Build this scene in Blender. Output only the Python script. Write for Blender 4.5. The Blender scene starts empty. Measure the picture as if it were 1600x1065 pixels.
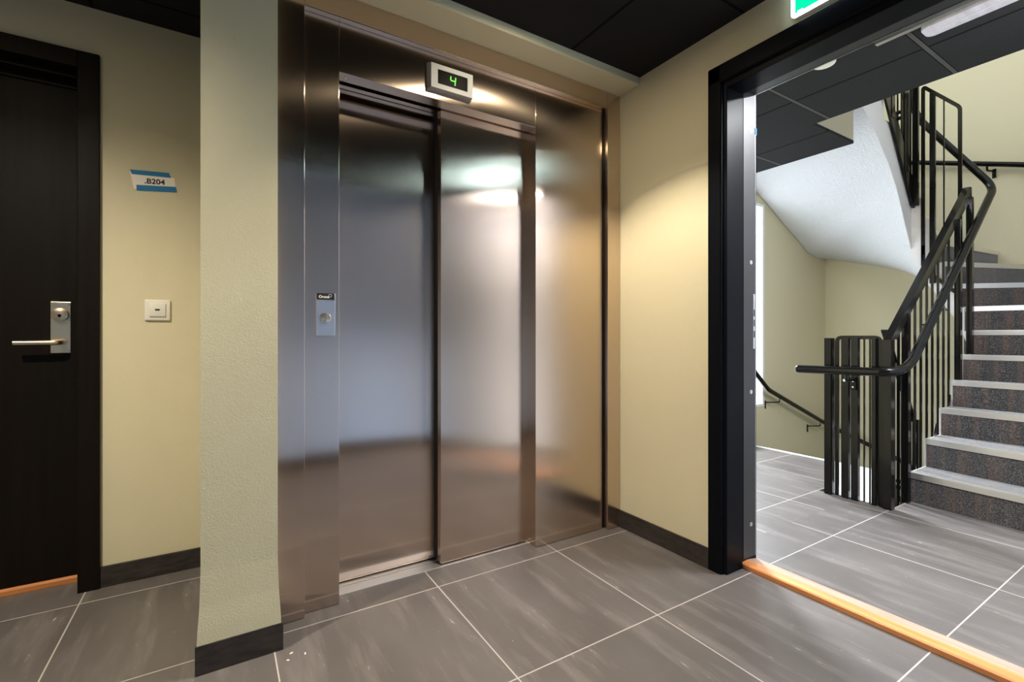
import bpy, bmesh, math, random
from mathutils import Vector, Matrix
random.seed(4)
SC = bpy.context.scene
COL = SC.collection

# ------------------------------------------------------------------ camera
YAW = 0.5563
cd = bpy.data.cameras.new('camera')
cam = bpy.data.objects.new('camera', cd)
COL.objects.link(cam)
cam.location = (-1.3495, -1.7789, 1.0102)
cam.rotation_euler = (math.pi / 2, 0, -YAW)
cd.sensor_fit = 'HORIZONTAL'
cd.sensor_width = 36
cd.lens = 36 * 737.862 / 1600
cd.shift_x = -(801.8586 - 800) / 1600
cd.shift_y = (525.3728 - 532.5) / 1600
cd.clip_start = 0.02
SC.camera = cam

# ------------------------------------------------------------------ view + world
SC.view_settings.view_transform = 'Standard'
SC.view_settings.look = 'None'
SC.view_settings.gamma = 1
SC.view_settings.use_curve_mapping = False
SC.view_settings.exposure = 0.0
w = bpy.data.worlds.new('sky')
SC.world = w
w.use_nodes = True
wn = w.node_tree
bg = wn.nodes['Background']
bg.inputs[0].default_value = (0.75, 0.87, 1.0, 1)
bg.inputs[1].default_value = 1.5

# light levels, all in one place
L_SPOT = 138        # warm recessed downlights
L_WIN = 30         # daylight through the landing window
L_SKY = 720        # the brighter patch of sky, seen steeply through the landing window
L_UP_ADDED = 75      # added light from an unseen window one floor up
WARM = (1.0, 0.895, 0.725)
L_HALL = 66        # landing ceiling fitting
DAY = (0.86, 0.93, 1.0)


def light(name, kind, loc, energy, color, parent=None, rot=None, **kw):
    d = bpy.data.lights.new(name, kind)
    d.energy = energy
    d.color = color
    for k, v in kw.items():
        setattr(d, k, v)
    o = bpy.data.objects.new(name, d)
    COL.objects.link(o)
    o.location = Vector(loc) - (parent.location if parent else Vector())
    if rot:
        o.rotation_euler = rot
    o.parent = parent
    return o


# daylight at the landing window and at the added, unseen window above it (each lamp fills its window opening, facing into the stair)
light('window_daylight', 'AREA', (2.26, 1.03, 1.315), L_WIN, DAY, rot=(-math.pi / 2, 0, 0),
      shape='RECTANGLE', size=1.92, size_y=1.99)
light('sky_patch', 'AREA', (3.3, 2.9, 3.3), L_SKY, DAY, rot=Vector((-3.1, -4.0, -3.2)).to_track_quat('-Z', 'Y').to_euler(),
      shape='RECTANGLE', size=0.8, size_y=0.8)
light('added_upper_daylight', 'AREA', (2.26, 1.03, 4.15), L_UP_ADDED, DAY, rot=(-math.pi / 2, 0, 0),
      shape='RECTANGLE', size=1.92, size_y=1.6)


# ------------------------------------------------------------------ materials
def lin(r, g, b):
    f = lambda c: (c / 255 / 12.92) if c / 255 <= 0.04045 else ((c / 255 + 0.055) / 1.055) ** 2.4
    return (f(r), f(g), f(b), 1)


class NT:
    def __init__(s, name):
        s.m = bpy.data.materials.new(name)
        s.m.use_nodes = True
        s.t = s.m.node_tree
        s.b = s.t.nodes['Principled BSDF']
        s.pos = None

    def n(s, typ, **kw):
        x = s.t.nodes.new(typ)
        for k, v in kw.items():
            setattr(x, k, v)
        return x

    def l(s, a, b):
        s.t.links.new(a, b)

    def P(s):
        if s.pos is None:
            s.pos = s.n('ShaderNodeNewGeometry')
        return s.pos.outputs['Position']

    def math(s, op, a, b=None, c=None):
        x = s.n('ShaderNodeMath', operation=op)
        for i, v in enumerate((a, b, c)):
            if v is None:
                continue
            if isinstance(v, (int, float)):
                x.inputs[i].default_value = v
            else:
                s.l(v, x.inputs[i])
        return x.outputs[0]

    def mapping(s, scale, loc=(0, 0, 0), rot=(0, 0, 0)):
        x = s.n('ShaderNodeMapping')
        x.inputs['Scale'].default_value = scale
        x.inputs['Location'].default_value = loc
        x.inputs['Rotation'].default_value = rot
        s.l(s.P(), x.inputs[0])
        return x.outputs[0]

    def noise(s, vec, scale, detail=4, rough=0.55):
        x = s.n('ShaderNodeTexNoise')
        x.inputs['Scale'].default_value = scale
        x.inputs['Detail'].default_value = detail
        x.inputs['Roughness'].default_value = rough
        s.l(vec, x.inputs['Vector'])
        return x.outputs['Fac']

    def ramp(s, fac, stops):
        x = s.n('ShaderNodeValToRGB')
        e = x.color_ramp.elements
        while len(e) < len(stops):
            e.new(0.5)
        for i, (p, c) in enumerate(stops):
            e[i].position = p
            e[i].color = c if len(c) == 4 else (*c, 1)
        s.l(fac, x.inputs[0])
        return x.outputs[0]

    def mix(s, fac, a, b):
        x = s.n('ShaderNodeMix', data_type='RGBA')
        for i, v in ((0, fac), (6, a), (7, b)):
            if isinstance(v, (int, float)):
                x.inputs[i].default_value = v
            elif isinstance(v, tuple):
                x.inputs[i].default_value = v
            else:
                s.l(v, x.inputs[i])
        return x.outputs[2]

    def bump(s, h, strength, dist=0.01):
        x = s.n('ShaderNodeBump')
        x.inputs['Strength'].default_value = strength
        x.inputs['Distance'].default_value = dist
        s.l(h, x.inputs['Height'])
        s.l(x.outputs[0], s.b.inputs['Normal'])

    def set(s, **kw):
        names = dict(color='Base Color', rough='Roughness', metal='Metallic', spec='Specular IOR Level', coat='Coat Weight',
                     coat_rough='Coat Roughness', aniso='Anisotropic', emit='Emission Color', estr='Emission Strength', sheen='Sheen Weight')
        for k, v in kw.items():
            sock = s.b.inputs[names[k]]
            if isinstance(v, (int, float, tuple)):
                sock.default_value = v
            else:
                s.l(v, sock)
        return s


def plain(name, color, rough=0.5, metal=0.0, **kw):
    n = NT(name)
    v = n.noise(n.P(), 35, 3)
    c = n.mix(n.math('MULTIPLY', v, 0.22), color, tuple(x * 0.8 for x in color[:3]) + (1,))
    n.set(color=c, rough=rough, metal=metal, **kw)
    return n.m


def paint(name, color, bump_scale, bump_str, rough=0.62, dist=0.004):
    n = NT(name)
    big = n.noise(n.P(), 1.7, 2)
    c = n.mix(n.math('MULTIPLY', big, 0.18), color, tuple(x * 0.9 for x in color[:3]) + (1,))
    n.set(color=c, rough=rough, spec=0.35)
    n.bump(n.noise(n.P(), bump_scale, 4, 0.6), bump_str, dist)
    return n.m


M = {}
M['paint'] = paint('beige_wall_paint', lin(211, 202, 169), 130, 0.10)
M['paint_column'] = paint('beige_column_paint', lin(204, 196, 163), 210, 0.30)
M['white'] = paint('white_plaster', lin(216, 217, 218), 55, 1.0, 0.75, 0.012)
M['slab'] = paint('grey_beige_slab_paint', lin(160, 151, 128), 60, 0.15)
M['fascia'] = paint('pale_concrete_paint', lin(214, 210, 205), 50, 0.2)
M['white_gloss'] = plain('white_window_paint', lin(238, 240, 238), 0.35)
M['grey_light'] = paint('off_white_stair_paint', lin(208, 211, 218), 90, 0.1)
M['daylight_tint'] = paint('daylight_tinted_paint', lin(160, 190, 240), 90, 0.1)  # cool daylight put into the colour, for the reflections in the lift front


def tile(name, ox, oy, tone=1.0, T=0.6):
    n = NT(name)
    sep = n.n('ShaderNodeSeparateXYZ')
    n.l(n.P(), sep.inputs[0])

    def line(sock, off):
        a = n.math('MODULO', n.math('ADD', sock, -off + T / 2 + 60 * T), T)
        return n.math('ABSOLUTE', n.math('SUBTRACT', a, T / 2))
    dx, dy = line(sep.outputs[0], ox), line(sep.outputs[1], oy)
    d = n.math('MINIMUM', dx, dy)
    grout = n.math('LESS_THAN', d, 0.0022)
    # per tile tint
    ix = n.math('FLOOR', n.math('DIVIDE', n.math('SUBTRACT', sep.outputs[0], ox), T))
    iy = n.math('FLOOR', n.math('DIVIDE', n.math('SUBTRACT', sep.outputs[1], oy), T))
    cell = n.n('ShaderNodeCombineXYZ')
    n.l(ix, cell.inputs[0])
    n.l(iy, cell.inputs[1])
    wn_ = n.n('ShaderNodeTexWhiteNoise', noise_dimensions='3D')
    n.l(cell.outputs[0], wn_.inputs['Vector'])
    off = n.n('ShaderNodeVectorMath', operation='MULTIPLY_ADD')
    n.l(wn_.outputs['Color'], off.inputs[0])
    off.inputs[1].default_value = (9, 9, 0)
    n.l(n.P(), off.inputs[2])

    def mp(scale):
        x = n.n('ShaderNodeMapping')
        x.inputs['Scale'].default_value = scale
        n.l(off.outputs[0], x.inputs[0])
        return x.outputs[0]
    streak = n.noise(mp((13, 1.6, 1)), 1.0, 6, 0.62)
    cloud = n.noise(mp((3, 1.4, 1)), 1.0, 4)
    fine = n.noise(mp((60, 14, 1)), 1.0, 5, 0.7)
    k = lambda r, g, b: tuple(x * tone for x in lin(r, g, b)[:3]) + (1,)
    base = n.ramp(cloud, [(0.3, k(82, 77, 74)), (0.7, k(97, 92, 89))])
    base = n.mix(n.math('MULTIPLY', n.ramp(streak, [(0.5, (0, 0, 0, 1)), (0.70, (1, 1, 1, 1))]), 0.42), base, k(138, 131, 127))
    scr = n.math('MULTIPLY', n.ramp(fine, [(0.62, (0, 0, 0, 1)), (0.72, (1, 1, 1, 1))]), n.ramp(streak, [(0.5, (0, 0, 0, 1)), (0.62, (1, 1, 1, 1))]))
    base = n.mix(n.math('MULTIPLY', scr, 0.85), base, k(196, 190, 184))
    dots = n.noise(n.P(), 95, 1)
    base = n.mix(n.ramp(dots, [(0.80, (0, 0, 0, 1)), (0.82, (0.6, 0.6, 0.6, 1))]), base, k(205, 200, 195))
    col = n.mix(grout, base, lin(178, 171, 165))
    n.set(color=col, rough=n.math('ADD', n.math('MULTIPLY', cloud, 0.12), 0.36), spec=0.45)
    n.bump(n.math('MULTIPLY', n.math('SUBTRACT', 1.0, grout), 1.0), 0.25, 0.001)
    return n.m


M['tile'] = tile('grey_floor_tile', 0, 0, 1.0)
M['tile_hall'] = tile('grey_floor_tile_landing', 0.094, 0, 1.05)
M['tile_far'] = tile('grey_floor_tile_landing_edge', 0.094 + 0.35, -0.2, 1.06)


def skirting():
    n = NT('brown_skirting_tile')
    st = n.noise(n.mapping((14, 14, 60)), 1.0, 5, 0.65)
    c = n.ramp(st, [(0.35, lin(36, 31, 28)), (0.75, lin(66, 58, 53))])
    n.set(color=c, rough=0.42)
    return n.m


M['skirting'] = skirting()


def steel(name, color=(0.70, 0.57, 0.465, 1), rough=0.178, aniso=1.0, streak=0.03):
    n = NT(name)
    g = n.n('ShaderNodeNewGeometry')
    cr = n.n('ShaderNodeVectorMath', operation='CROSS_PRODUCT')
    n.l(g.outputs['True Normal'], cr.inputs[0])
    cr.inputs[1].default_value = (0.01, 0.003, 1)
    nz = n.n('ShaderNodeVectorMath', operation='NORMALIZE')
    n.l(cr.outputs[0], nz.inputs[0])
    n.l(nz.outputs[0], n.b.inputs['Tangent'])
    br = n.noise(n.mapping((900, 900, 5)), 1.0, 3, 0.6)
    c = n.mix(br, tuple(x * (1 - streak) for x in color[:3]) + (1,), tuple(min(1, x * (1 + streak)) for x in color[:3]) + (1,))
    n.set(color=c, metal=1.0, rough=n.math('ADD', n.math('MULTIPLY', br, 0.012), rough - 0.006), aniso=aniso)
    return n.m


M['steel'] = steel('brushed_stainless_steel')
M['steel_light'] = steel('satin_aluminium', (0.74, 0.73, 0.72, 1), 0.34, 0.4, 0.03)
M['steel_matt'] = steel('matt_bead_blasted_steel', (0.42, 0.42, 0.42, 1), 0.62, 0.0, 0.02)
M['nosing'] = steel('aluminium_nosing', (0.86, 0.83, 0.80, 1), 0.42, 0.2, 0.05)
M['nickel'] = steel('satin_nickel', (0.76, 0.62, 0.42, 1), 0.30, 0.2, 0.03)
M['chrome'] = plain('screw_steel', (0.7, 0.68, 0.65, 1), 0.25, 1.0)
M['black_void'] = plain('dark_shaft_paint', (0.006, 0.006, 0.006, 1), 0.8)
M['frame'] = plain('black_frame_lacquer', (0.0032, 0.0040, 0.0062, 1), 0.40, spec=0.075)
M['frame_grey'] = plain('dark_grey_seal_strip', (0.03, 0.03, 0.031, 1), 0.45)
M['rail'] = plain('black_powder_coated_steel', (0.0055, 0.005, 0.0045, 1), 0.15, spec=0.27)


def wood(name, c0, c1, scale, rough, rot=0):
    n = NT(name)
    g = n.noise(n.mapping(scale, rot=(0, 0, rot)), 1.0, 6, 0.6)
    n.set(color=n.ramp(g, [(0.3, c0), (0.7, c1)]), rough=rough, spec=0.13 if c1[0] < 0.02 else 0.5)
    n.bump(g, 0.05, 0.002)
    return n.m


M['door_wood'] = wood('black_stained_door_wood', (0.0048, 0.0030, 0.0015, 1), (0.0090, 0.0057, 0.0028, 1), (40, 40, 1.5), 0.42)
M['oak'] = wood('oiled_oak', lin(188, 116, 62), lin(222, 152, 92), (60, 3, 60), 0.38)
M['oak_x'] = wood('oiled_oak_sill', lin(168, 98, 48), lin(200, 130, 70), (3, 60, 60), 0.4)


M['oak_glare'] = wood('oak_with_glare', lin(176, 142, 122), lin(196, 166, 148), (60, 3, 60), 0.25)  # oak lightened to paint in the glare on the threshold ramp


def ceiling_mat(name, ox, oy, bar, color, jc=(0.002, 0.002, 0.002, 1)):
    n = NT(name)
    sep = n.n('ShaderNodeSeparateXYZ')
    n.l(n.P(), sep.inputs[0])
    T = 0.6

    def line(sock, off):
        a = n.math('MODULO', n.math('ADD', sock, -off + T / 2 + 60 * T), T)
        return n.math('ABSOLUTE', n.math('SUBTRACT', a, T / 2))
    dx, dy = line(sep.outputs[0], ox), line(sep.outputs[1], oy)
    gap = n.math('MAXIMUM', n.math('LESS_THAN', dx, 0.007), n.math('LESS_THAN', dy, 0.013 if bar else 0.006))
    fib = n.noise(n.P(), 260, 3, 0.7)
    c = n.ramp(fib, [(0.35, tuple(x * 0.75 for x in color[:3]) + (1,)), (0.7, tuple(x * 1.3 for x in color[:3]) + (1,))])
    c = n.mix(gap, c, jc)
    if bar:
        c = n.mix(n.math('LESS_THAN', dy, 0.0085), c, bar)
    n.set(color=c, rough=0.9, spec=0.1)
    n.bump(fib, 0.25, 0.002)
    return n.m


M['ceil'] = ceiling_mat('black_ceiling_tiles', 0.02, -0.646, None, (0.017, 0.0165, 0.0163, 1))
M['ceil_hall'] = ceiling_mat('charcoal_ceiling_tiles', 1.478, -0.315, (0.075, 0.072, 0.066, 1), (0.022, 0.0215, 0.021, 1))


def carpet():
    n = NT('flecked_brown_carpet')
    stripe = n.noise(n.mapping((0.3, 9, 0.0)), 1.0, 3, 0.65)
    base = n.ramp(stripe, [(0.40, (0.013, 0.013, 0.0145, 1)), (0.47, (0.030, 0.0245, 0.022, 1)), (0.52, (0.055, 0.030, 0.021, 1)), (0.58, (0.017, 0.0165, 0.0175, 1))])
    fl = n.noise(n.P(), 210, 2, 0.8)
    lite = n.mix(0.42, base, (0.34, 0.31, 0.28, 1))
    c = n.mix(n.ramp(fl, [(0.48, (0, 0, 0, 1)), (0.64, (1, 1, 1, 1))]), base, lite)
    n.set(color=c, rough=0.95, spec=0.15, sheen=0.5)
    n.bump(fl, 0.8, 0.004)
    return n.m


M['carpet'] = carpet()
M['paper'] = plain('white_paper', lin(252, 244, 228), 0.75)
M['tape'] = plain('blue_masking_tape', lin(38, 122, 170), 0.7)
M['ink'] = plain('black_ink', (0.008, 0.008, 0.008, 1), 0.6)
M['plastic'] = plain('white_switch_plastic', lin(232, 228, 214), 0.3)
M['screen'] = plain('black_display_glass', (0.002, 0.002, 0.002, 1), 0.35, spec=0.03)
M['chip'] = plain('plaster_chip', lin(225, 220, 210), 0.8)


def emit(name, color, strength):
    n = NT(name)
    v = n.noise(n.P(), 8, 1)
    n.set(color=tuple(x * 0.3 for x in color[:3]) + (1,), emit=color,
          estr=n.math('ADD', n.math('MULTIPLY', v, strength * 0.06), strength * 0.97), rough=0.4)
    return n.m


M['digit'] = emit('green_led', (0.10, 1.0, 0.02, 1), 1.25)
M['sign_green'] = emit('backlit_green_panel', (0.0, 0.62, 0.30, 1), 1.6)
M['sign_white'] = emit('backlit_white_panel', (0.62, 0.87, 1.0, 1), 28.0)
M['lamp'] = emit('warm_lamp_face', (1.0, 0.86, 0.62, 1), 420)


def diffuser():
    n = NT('frosted_light_cover')
    g = n.noise(n.mapping((4, 30, 4)), 1.0, 2)
    n.set(color=n.ramp(g, [(0.3, lin(205, 200, 206)), (0.7, lin(228, 224, 232))]), rough=0.22)
    return n.m


M['diffuser'] = diffuser()


def glass():
    n = NT('window_glass')
    tr = n.n('ShaderNodeBsdfTransparent')
    gl = n.n('ShaderNodeBsdfGlossy')
    gl.inputs['Roughness'].default_value = 0.02
    mx = n.n('ShaderNodeMixShader')
    mx.inputs[0].default_value = 0.05
    n.l(tr.outputs[0], mx.inputs[1])
    n.l(gl.outputs[0], mx.inputs[2])
    n.l(mx.outputs[0], n.t.nodes['Material Output'].inputs['Surface'])
    return n.m


M['glass'] = glass()


# ------------------------------------------------------------------ mesh helpers (all coordinates are world coordinates)
def BM():
    return bmesh.new()


def hexa(bm, c, smooth=False):
    v = [bm.verts.new(p) for p in c]
    for f in ((0, 3, 2, 1), (4, 5, 6, 7), (0, 1, 5, 4), (1, 2, 6, 5), (2, 3, 7, 6), (3, 0, 4, 7)):
        bm.faces.new([v[i] for i in f])
    return bm


def box(x0, x1, y0, y1, z0, z1, bm=None, bev=0.0, seg=2):
    t = BM()
    hexa(t, [(x0, y0, z0), (x1, y0, z0), (x1, y1, z0), (x0, y1, z0), (x0, y0, z1), (x1, y0, z1), (x1, y1, z1), (x0, y1, z1)])
    bmesh.ops.recalc_face_normals(t, faces=t.faces)
    if bev:
        bmesh.ops.bevel(t, geom=t.edges[:], offset=bev, segments=seg, profile=0.5, affect='EDGES')
    return join(bm, t)


def join(bm, t):
    if bm is None:
        return t
    me = bpy.data.meshes.new('tmp')
    t.to_mesh(me)
    t.free()
    bm.from_mesh(me)
    bpy.data.meshes.remove(me)
    return bm


def prism(poly, axis, a, b, bm=None, bev=0.0):
    """extrude a 2D polygon along an axis: x -> (y,z), y -> (x,z), z -> (x,y)"""
    t = BM()
    mk = {'x': lambda p, s: (s, p[0], p[1]), 'y': lambda p, s: (p[0], s, p[1]), 'z': lambda p, s: (p[0], p[1], s)}[axis]
    va = [t.verts.new(mk(p, a)) for p in poly]
    vb = [t.verts.new(mk(p, b)) for p in poly]
    t.faces.new(va)
    t.faces.new(vb[::-1])
    n = len(poly)
    for i in range(n):
        t.faces.new((va[i], vb[i], vb[(i + 1) % n], va[(i + 1) % n]))
    bmesh.ops.recalc_face_normals(t, faces=t.faces)
    if bev:
        bmesh.ops.bevel(t, geom=t.edges[:], offset=bev, segments=2, profile=0.5, affect='EDGES')
    return join(bm, t)


def fillet(pts, r, n=6):
    pts = [Vector(p) for p in pts]
    out = [pts[0]]
    for i in range(1, len(pts) - 1):
        a, b, c = pts[i - 1], pts[i], pts[i + 1]
        u, v = (a - b), (c - b)
        d = min(r, u.length * 0.45, v.length * 0.45)
        p, q = b + u.normalized() * d, b + v.normalized() * d
        for k in range(n + 1):
            t = k / n
            out.append((1 - t) ** 2 * p + 2 * t * (1 - t) * b + t * t * q)
    out.append(pts[-1])
    return out


def sweep(path, prof, bm=None, up=Vector((0, 0, 1)), caps=True):
    """profile = list of (side, up) offsets swept along a path"""
    t = BM()
    rings = []
    path = [Vector(p) for p in path]
    for i, p in enumerate(path):
        if i == 0:
            d = path[1] - p
        elif i == len(path) - 1:
            d = p - path[-2]
        else:
            d = (path[i + 1] - p).normalized() + (p - path[i - 1]).normalized()
        d.normalize()
        s = d.cross(up)
        if s.length < 1e-4:
            s = d.cross(Vector((1, 0, 0)))
        s.normalize()
        u = s.cross(d).normalized()
        rings.append([t.verts.new(p + s * a + u * b) for a, b in prof])
    n = len(prof)
    for a, b in zip(rings, rings[1:]):
        for i in range(n):
            t.faces.new((a[i], a[(i + 1) % n], b[(i + 1) % n], b[i]))
    if caps:
        t.faces.new(rings[0][::-1])
        t.faces.new(rings[-1])
    bmesh.ops.recalc_face_normals(t, faces=t.faces)
    return join(bm, t)


def circ(r, n=16):
    return [(r * math.cos(2 * math.pi * i / n), r * math.sin(2 * math.pi * i / n)) for i in range(n)]


def tube(path, r, bm=None, n=16, dome=False):
    path = [Vector(p) for p in path]
    t = sweep(path, circ(r, n))
    if dome:
        for end, nxt in ((path[0], path[1]), (path[-1], path[-2])):
            s = BM()
            bmesh.ops.create_uvsphere(s, u_segments=n, v_segments=8, radius=r * 0.995)
            bmesh.ops.translate(s, vec=end, verts=s.verts)
            t = join(t, s)
    return join(bm, t)


def bar(p, q, side, thick, bm=None, side_dir=None):
    """rectangular bar from p to q, 'side' wide along side_dir, 'thick' across"""
    p, q = Vector(p), Vector(q)
    d = (q - p).normalized()
    s = Vector(side_dir) if side_dir else d.cross(Vector((0, 0, 1)))
    s = (s - d * s.dot(d)).normalized() * side / 2
    u = d.cross(s).normalized() * thick / 2
    t = BM()
    hexa(t, [p - s - u, p + s - u, p + s + u, p - s + u, q - s - u, q + s - u, q + s + u, q - s + u])
    bmesh.ops.recalc_face_normals(t, faces=t.faces)
    return join(bm, t)


def disc(c, r, axis, h, bm=None, n=24, r2=None, bev=0.0):
    """short cylinder with base centre c growing h along axis vector"""
    t = BM()
    ax = Vector(axis).normalized()
    bmesh.ops.create_cone(t, cap_ends=True, segments=n, radius1=r, radius2=r if r2 is None else r2, depth=h)
    m = ax.to_track_quat('Z', 'Y').to_matrix().to_4x4()
    bmesh.ops.transform(t, matrix=Matrix.Translation(Vector(c) + ax * h / 2) @ m, verts=t.verts)
    if bev:
        bmesh.ops.bevel(t, geom=[e for e in t.edges if e.calc_face_angle(0) > 0.6], offset=bev, segments=2, profile=0.5, affect='EDGES')
    return join(bm, t)


def root_of(o):
    while o.parent:
        o = o.parent
    return o


def obj(name, bm, mat, parent=None, smooth=False, base=None, bevel=0.0):
    """one mesh object; a parentless one gets its origin at its base (or at 'base')"""
    if parent is not None:
        loc = root_of(parent).location.copy()
    elif base is not None:
        loc = Vector(base)
    else:
        xs = [v.co for v in bm.verts]
        loc = Vector(((min(v.x for v in xs) + max(v.x for v in xs)) / 2, (min(v.y for v in xs) + max(v.y for v in xs)) / 2, min(v.z for v in xs)))
    bmesh.ops.translate(bm, vec=-loc, verts=bm.verts)
    me = bpy.data.meshes.new(name)
    bm.to_mesh(me)
    bm.free()
    me.materials.append(M[mat])
    if smooth:
        for p in me.polygons:
            p.use_smooth = True
        try:
            me.set_sharp_from_angle(angle=math.radians(38))
        except Exception:
            pass
    o = bpy.data.objects.new(name, me)
    COL.objects.link(o)
    if parent is None:
        o.location = loc
    else:
        o.parent = parent
    if bevel:
        b = o.modifiers.new('bevel', 'BEVEL')
        b.width = bevel
        b.segments = 2
        b.limit_method = 'ANGLE'
    return o


def tag(o, label, cat, group=None, kind=None):
    o['label'] = label
    o['category'] = cat
    if group:
        o['group'] = group
    if kind:
        o['kind'] = kind
    return o


def thing(name, loc, label, cat, group=None, kind=None):
    o = bpy.data.objects.new(name, None)
    o.empty_display_size = 0.1
    COL.objects.link(o)
    o.location = loc
    return tag(o, label, cat, group, kind)


def struct(name, bm, mat, label, cat, **kw):
    return tag(obj(name, bm, mat, None, **kw), label, cat, None, 'structure')


def text_bm(s, size, origin, xdir, ydir, depth, bold=0.0, align='LEFT', spacing=1.0, shear=0.0):
    c = bpy.data.curves.new('txt', 'FONT')
    c.body = s
    c.size = size
    c.extrude = depth
    c.offset = bold
    c.align_x = align
    c.space_character = spacing
    c.shear = shear
    o = bpy.data.objects.new('txt', c)
    COL.objects.link(o)
    bpy.context.view_layer.update()
    dg = bpy.context.evaluated_depsgraph_get()
    me = bpy.data.meshes.new_from_object(o.evaluated_get(dg))
    t = BM()
    t.from_mesh(me)
    bpy.data.objects.remove(o)
    bpy.data.meshes.remove(me)
    bpy.data.curves.remove(c)
    x, y = Vector(xdir).normalized(), Vector(ydir).normalized()
    z = x.cross(y)
    m = Matrix((x, y, z)).transposed().to_4x4()
    bmesh.ops.transform(t, matrix=Matrix.Translation(Vector(origin)) @ m, verts=t.verts)
    return t


def copy_tree(o, dz, parent=None):
    c = o.copy()
    COL.objects.link(c)
    if parent is None:
        c.location = o.location + Vector((0, 0, dz))
    else:
        c.parent = parent
    for ch in [x for x in bpy.data.objects if x.parent == o]:
        copy_tree(ch, dz, c)
    return c


# ------------------------------------------------------------------ the setting: lift lobby
XW = 0.462          # face of the right-hand wall
ZC = 2.323          # lobby ceiling
YB = -0.083         # face of the column and of the beam over the lift
YF = -2.02          # wall behind the photographer

struct('floor', prism([(-4, YF), (0.62, YF), (0.62, 0.141), (-0.02, 0.141), (-0.02, 0.142), (-0.97, 0.142), (-1.0, 0.141), (-1.3, 0.141), (-1.3, 0.9), (-4, 0.9)],
                      'z', -0.08, 0), 'tile', 'grey stone-look floor tiles of the lift lobby with pale grout lines', 'floor', base=(0, 0, 0))
struct('ceiling', box(-4, XW, YF, 0.86, ZC, ZC + 0.12), 'ceil', 'black tiled ceiling over the lift lobby', 'ceiling', base=(0, 0, ZC))
struct('wall_beam', box(-1.19, XW, YB, 0.33, 2.2855, 2.60, bev=0.005), 'paint', 'beige plastered beam over the steel lift front', 'wall')
struct('wall_back', box(-1.19, XW, 0.331, 0.45, -0.08, 2.6), 'paint', 'beige wall closing the lift shaft behind the steel front', 'wall')
t = BM()
rings = []
for z, e in ((-0.05, 0.0), (0.087, 0.0), (0.0885, 0.0095), (0.13, 0.0075), (0.20, 0.003), (0.30, 0.0), (2.6, 0.0)):
    rings.append([t.verts.new(p) for p in ((-1.398 - e, YB - e * 0.9, z), (-1.190 + e, YB - e * 0.9, z), (-1.190 + e, 0.05, z), (-1.190, 0.05, z), (-1.190, 0.88, z), (-1.398 - e, 0.88, z))])
for A, B_ in zip(rings, rings[1:]):
    for i in range(6):
        t.faces.new((A[i], A[(i + 1) % 6], B_[(i + 1) % 6], B_[i]))
t.faces.new(rings[0][::-1])
t.faces.new(rings[-1])
bmesh.ops.recalc_face_normals(t, faces=t.faces)
struct('wall_column', t, 'paint_column', 'beige textured wall pier left of the lift', 'wall')
# right-hand wall with the stair opening
OY0, OY1 = -0.50, -1.66
b = box(XW, 0.69, OY0, 0.45, -0.05, 2.6)
box(XW, 0.69, OY1, OY0, 2.14, 2.6, b)
box(XW, 0.69, YF - 0.1, OY1, -0.05, 2.6, b)
struct('wall_right', b, 'paint', 'beige wall right of the lift that holds the stair opening', 'wall')
struct('wall_front', box(-4, 0.7, YF - 0.12, YF, -0.05, 2.6), 'daylight_tint', 'wall facing the lift with cool daylight put into its blue colour', 'wall')
struct('wall_left', box(-4.12, -4, YF, 0.9, -0.05, 2.6), 'paint', 'beige end wall of the lobby beyond the dark door', 'wall')
# alcove wall with the flat's door
b = box(-1.80, -1.38, 0.715, 0.88, -0.05, 2.6)
box(-2.78, -1.80, 0.715, 0.88, 2.10, 2.6, b)
box(-4.1, -2.78, 0.715, 0.88, -0.05, 2.6, b)
struct('wall_alcove', b, 'paint', 'beige recessed wall beside the dark door left of the pier', 'wall')
# skirtings
struct('baseboard_right', box(0.4525, XW, -0.484, 0.062, 0, 0.090, bev=0.0015), 'skirting', 'dark brown tile skirting along the wall right of the lift', 'skirting')
b = box(-1.412, -1.1745, YB - 0.010, YB, 0, 0.088, bev=0.0015)
box(-1.1905, -1.180, YB, 0.06, 0, 0.088, b, bev=0.0015)
struct('baseboard_column', b, 'skirting', 'dark brown tile skirting around the foot of the wall pier', 'skirting')
struct('baseboard_alcove', box(-1.757, -1.398, 0.705, 0.715, 0, 0.084, bev=0.0015), 'skirting', 'dark brown tile skirting under the socket between door and pier', 'skirting')
struct('baseboard_front', box(-4, XW, YF, YF + 0.012, 0, 0.09), 'skirting', 'dark brown tile skirting along the wall facing the lift', 'skirting')

# ------------------------------------------------------------------ the lift
YP, YC = 0.083, 0.055      # side panels / projecting surround
lift = thing('elevator', (-0.4, 0.1, 0), 'brushed stainless steel lift front with two sliding door panels', 'elevator')
b = box(-1.188, -1.090, YC, 0.30, 0.002, 2.285)
obj('surround_post', b, 'steel', lift, bevel=0.0012)
obj('surround_post', box(0.372, 0.4605, YC, 0.30, 0.002, 2.285), 'steel', lift, bevel=0.0012)
b = box(-1.0895, 0.3715, YC, 0.16, 2.202, 2.285)
box(-1.0895, 0.3715, YC + 0.004, YP + 0.01, 2.1985, 2.2015, b)
obj('surround_head', b, 'steel', lift, bevel=0.0012)
obj('side_panel', box(-1.089, -0.9655, YP, 0.30, 0.002, 2.198), 'steel', lift, bevel=0.001)
obj('side_panel', box(-0.0655, 0.3575, YP, 0.30, 0.002, 2.198), 'steel', lift, bevel=0.001)
obj('shadow_gap_strip', box(0.358, 0.3715, YP + 0.012, 0.30, 0.002, 2.198), 'black_void', lift)
b = box(-0.9645, -0.0665, YP, 0.146, 2.009, 2.198)
box(-0.9645, -0.0665, 0.1465, 0.15, 2.013, 2.19, b)
hd = obj('header_panel', b, 'steel', lift, bevel=0.001)
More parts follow.
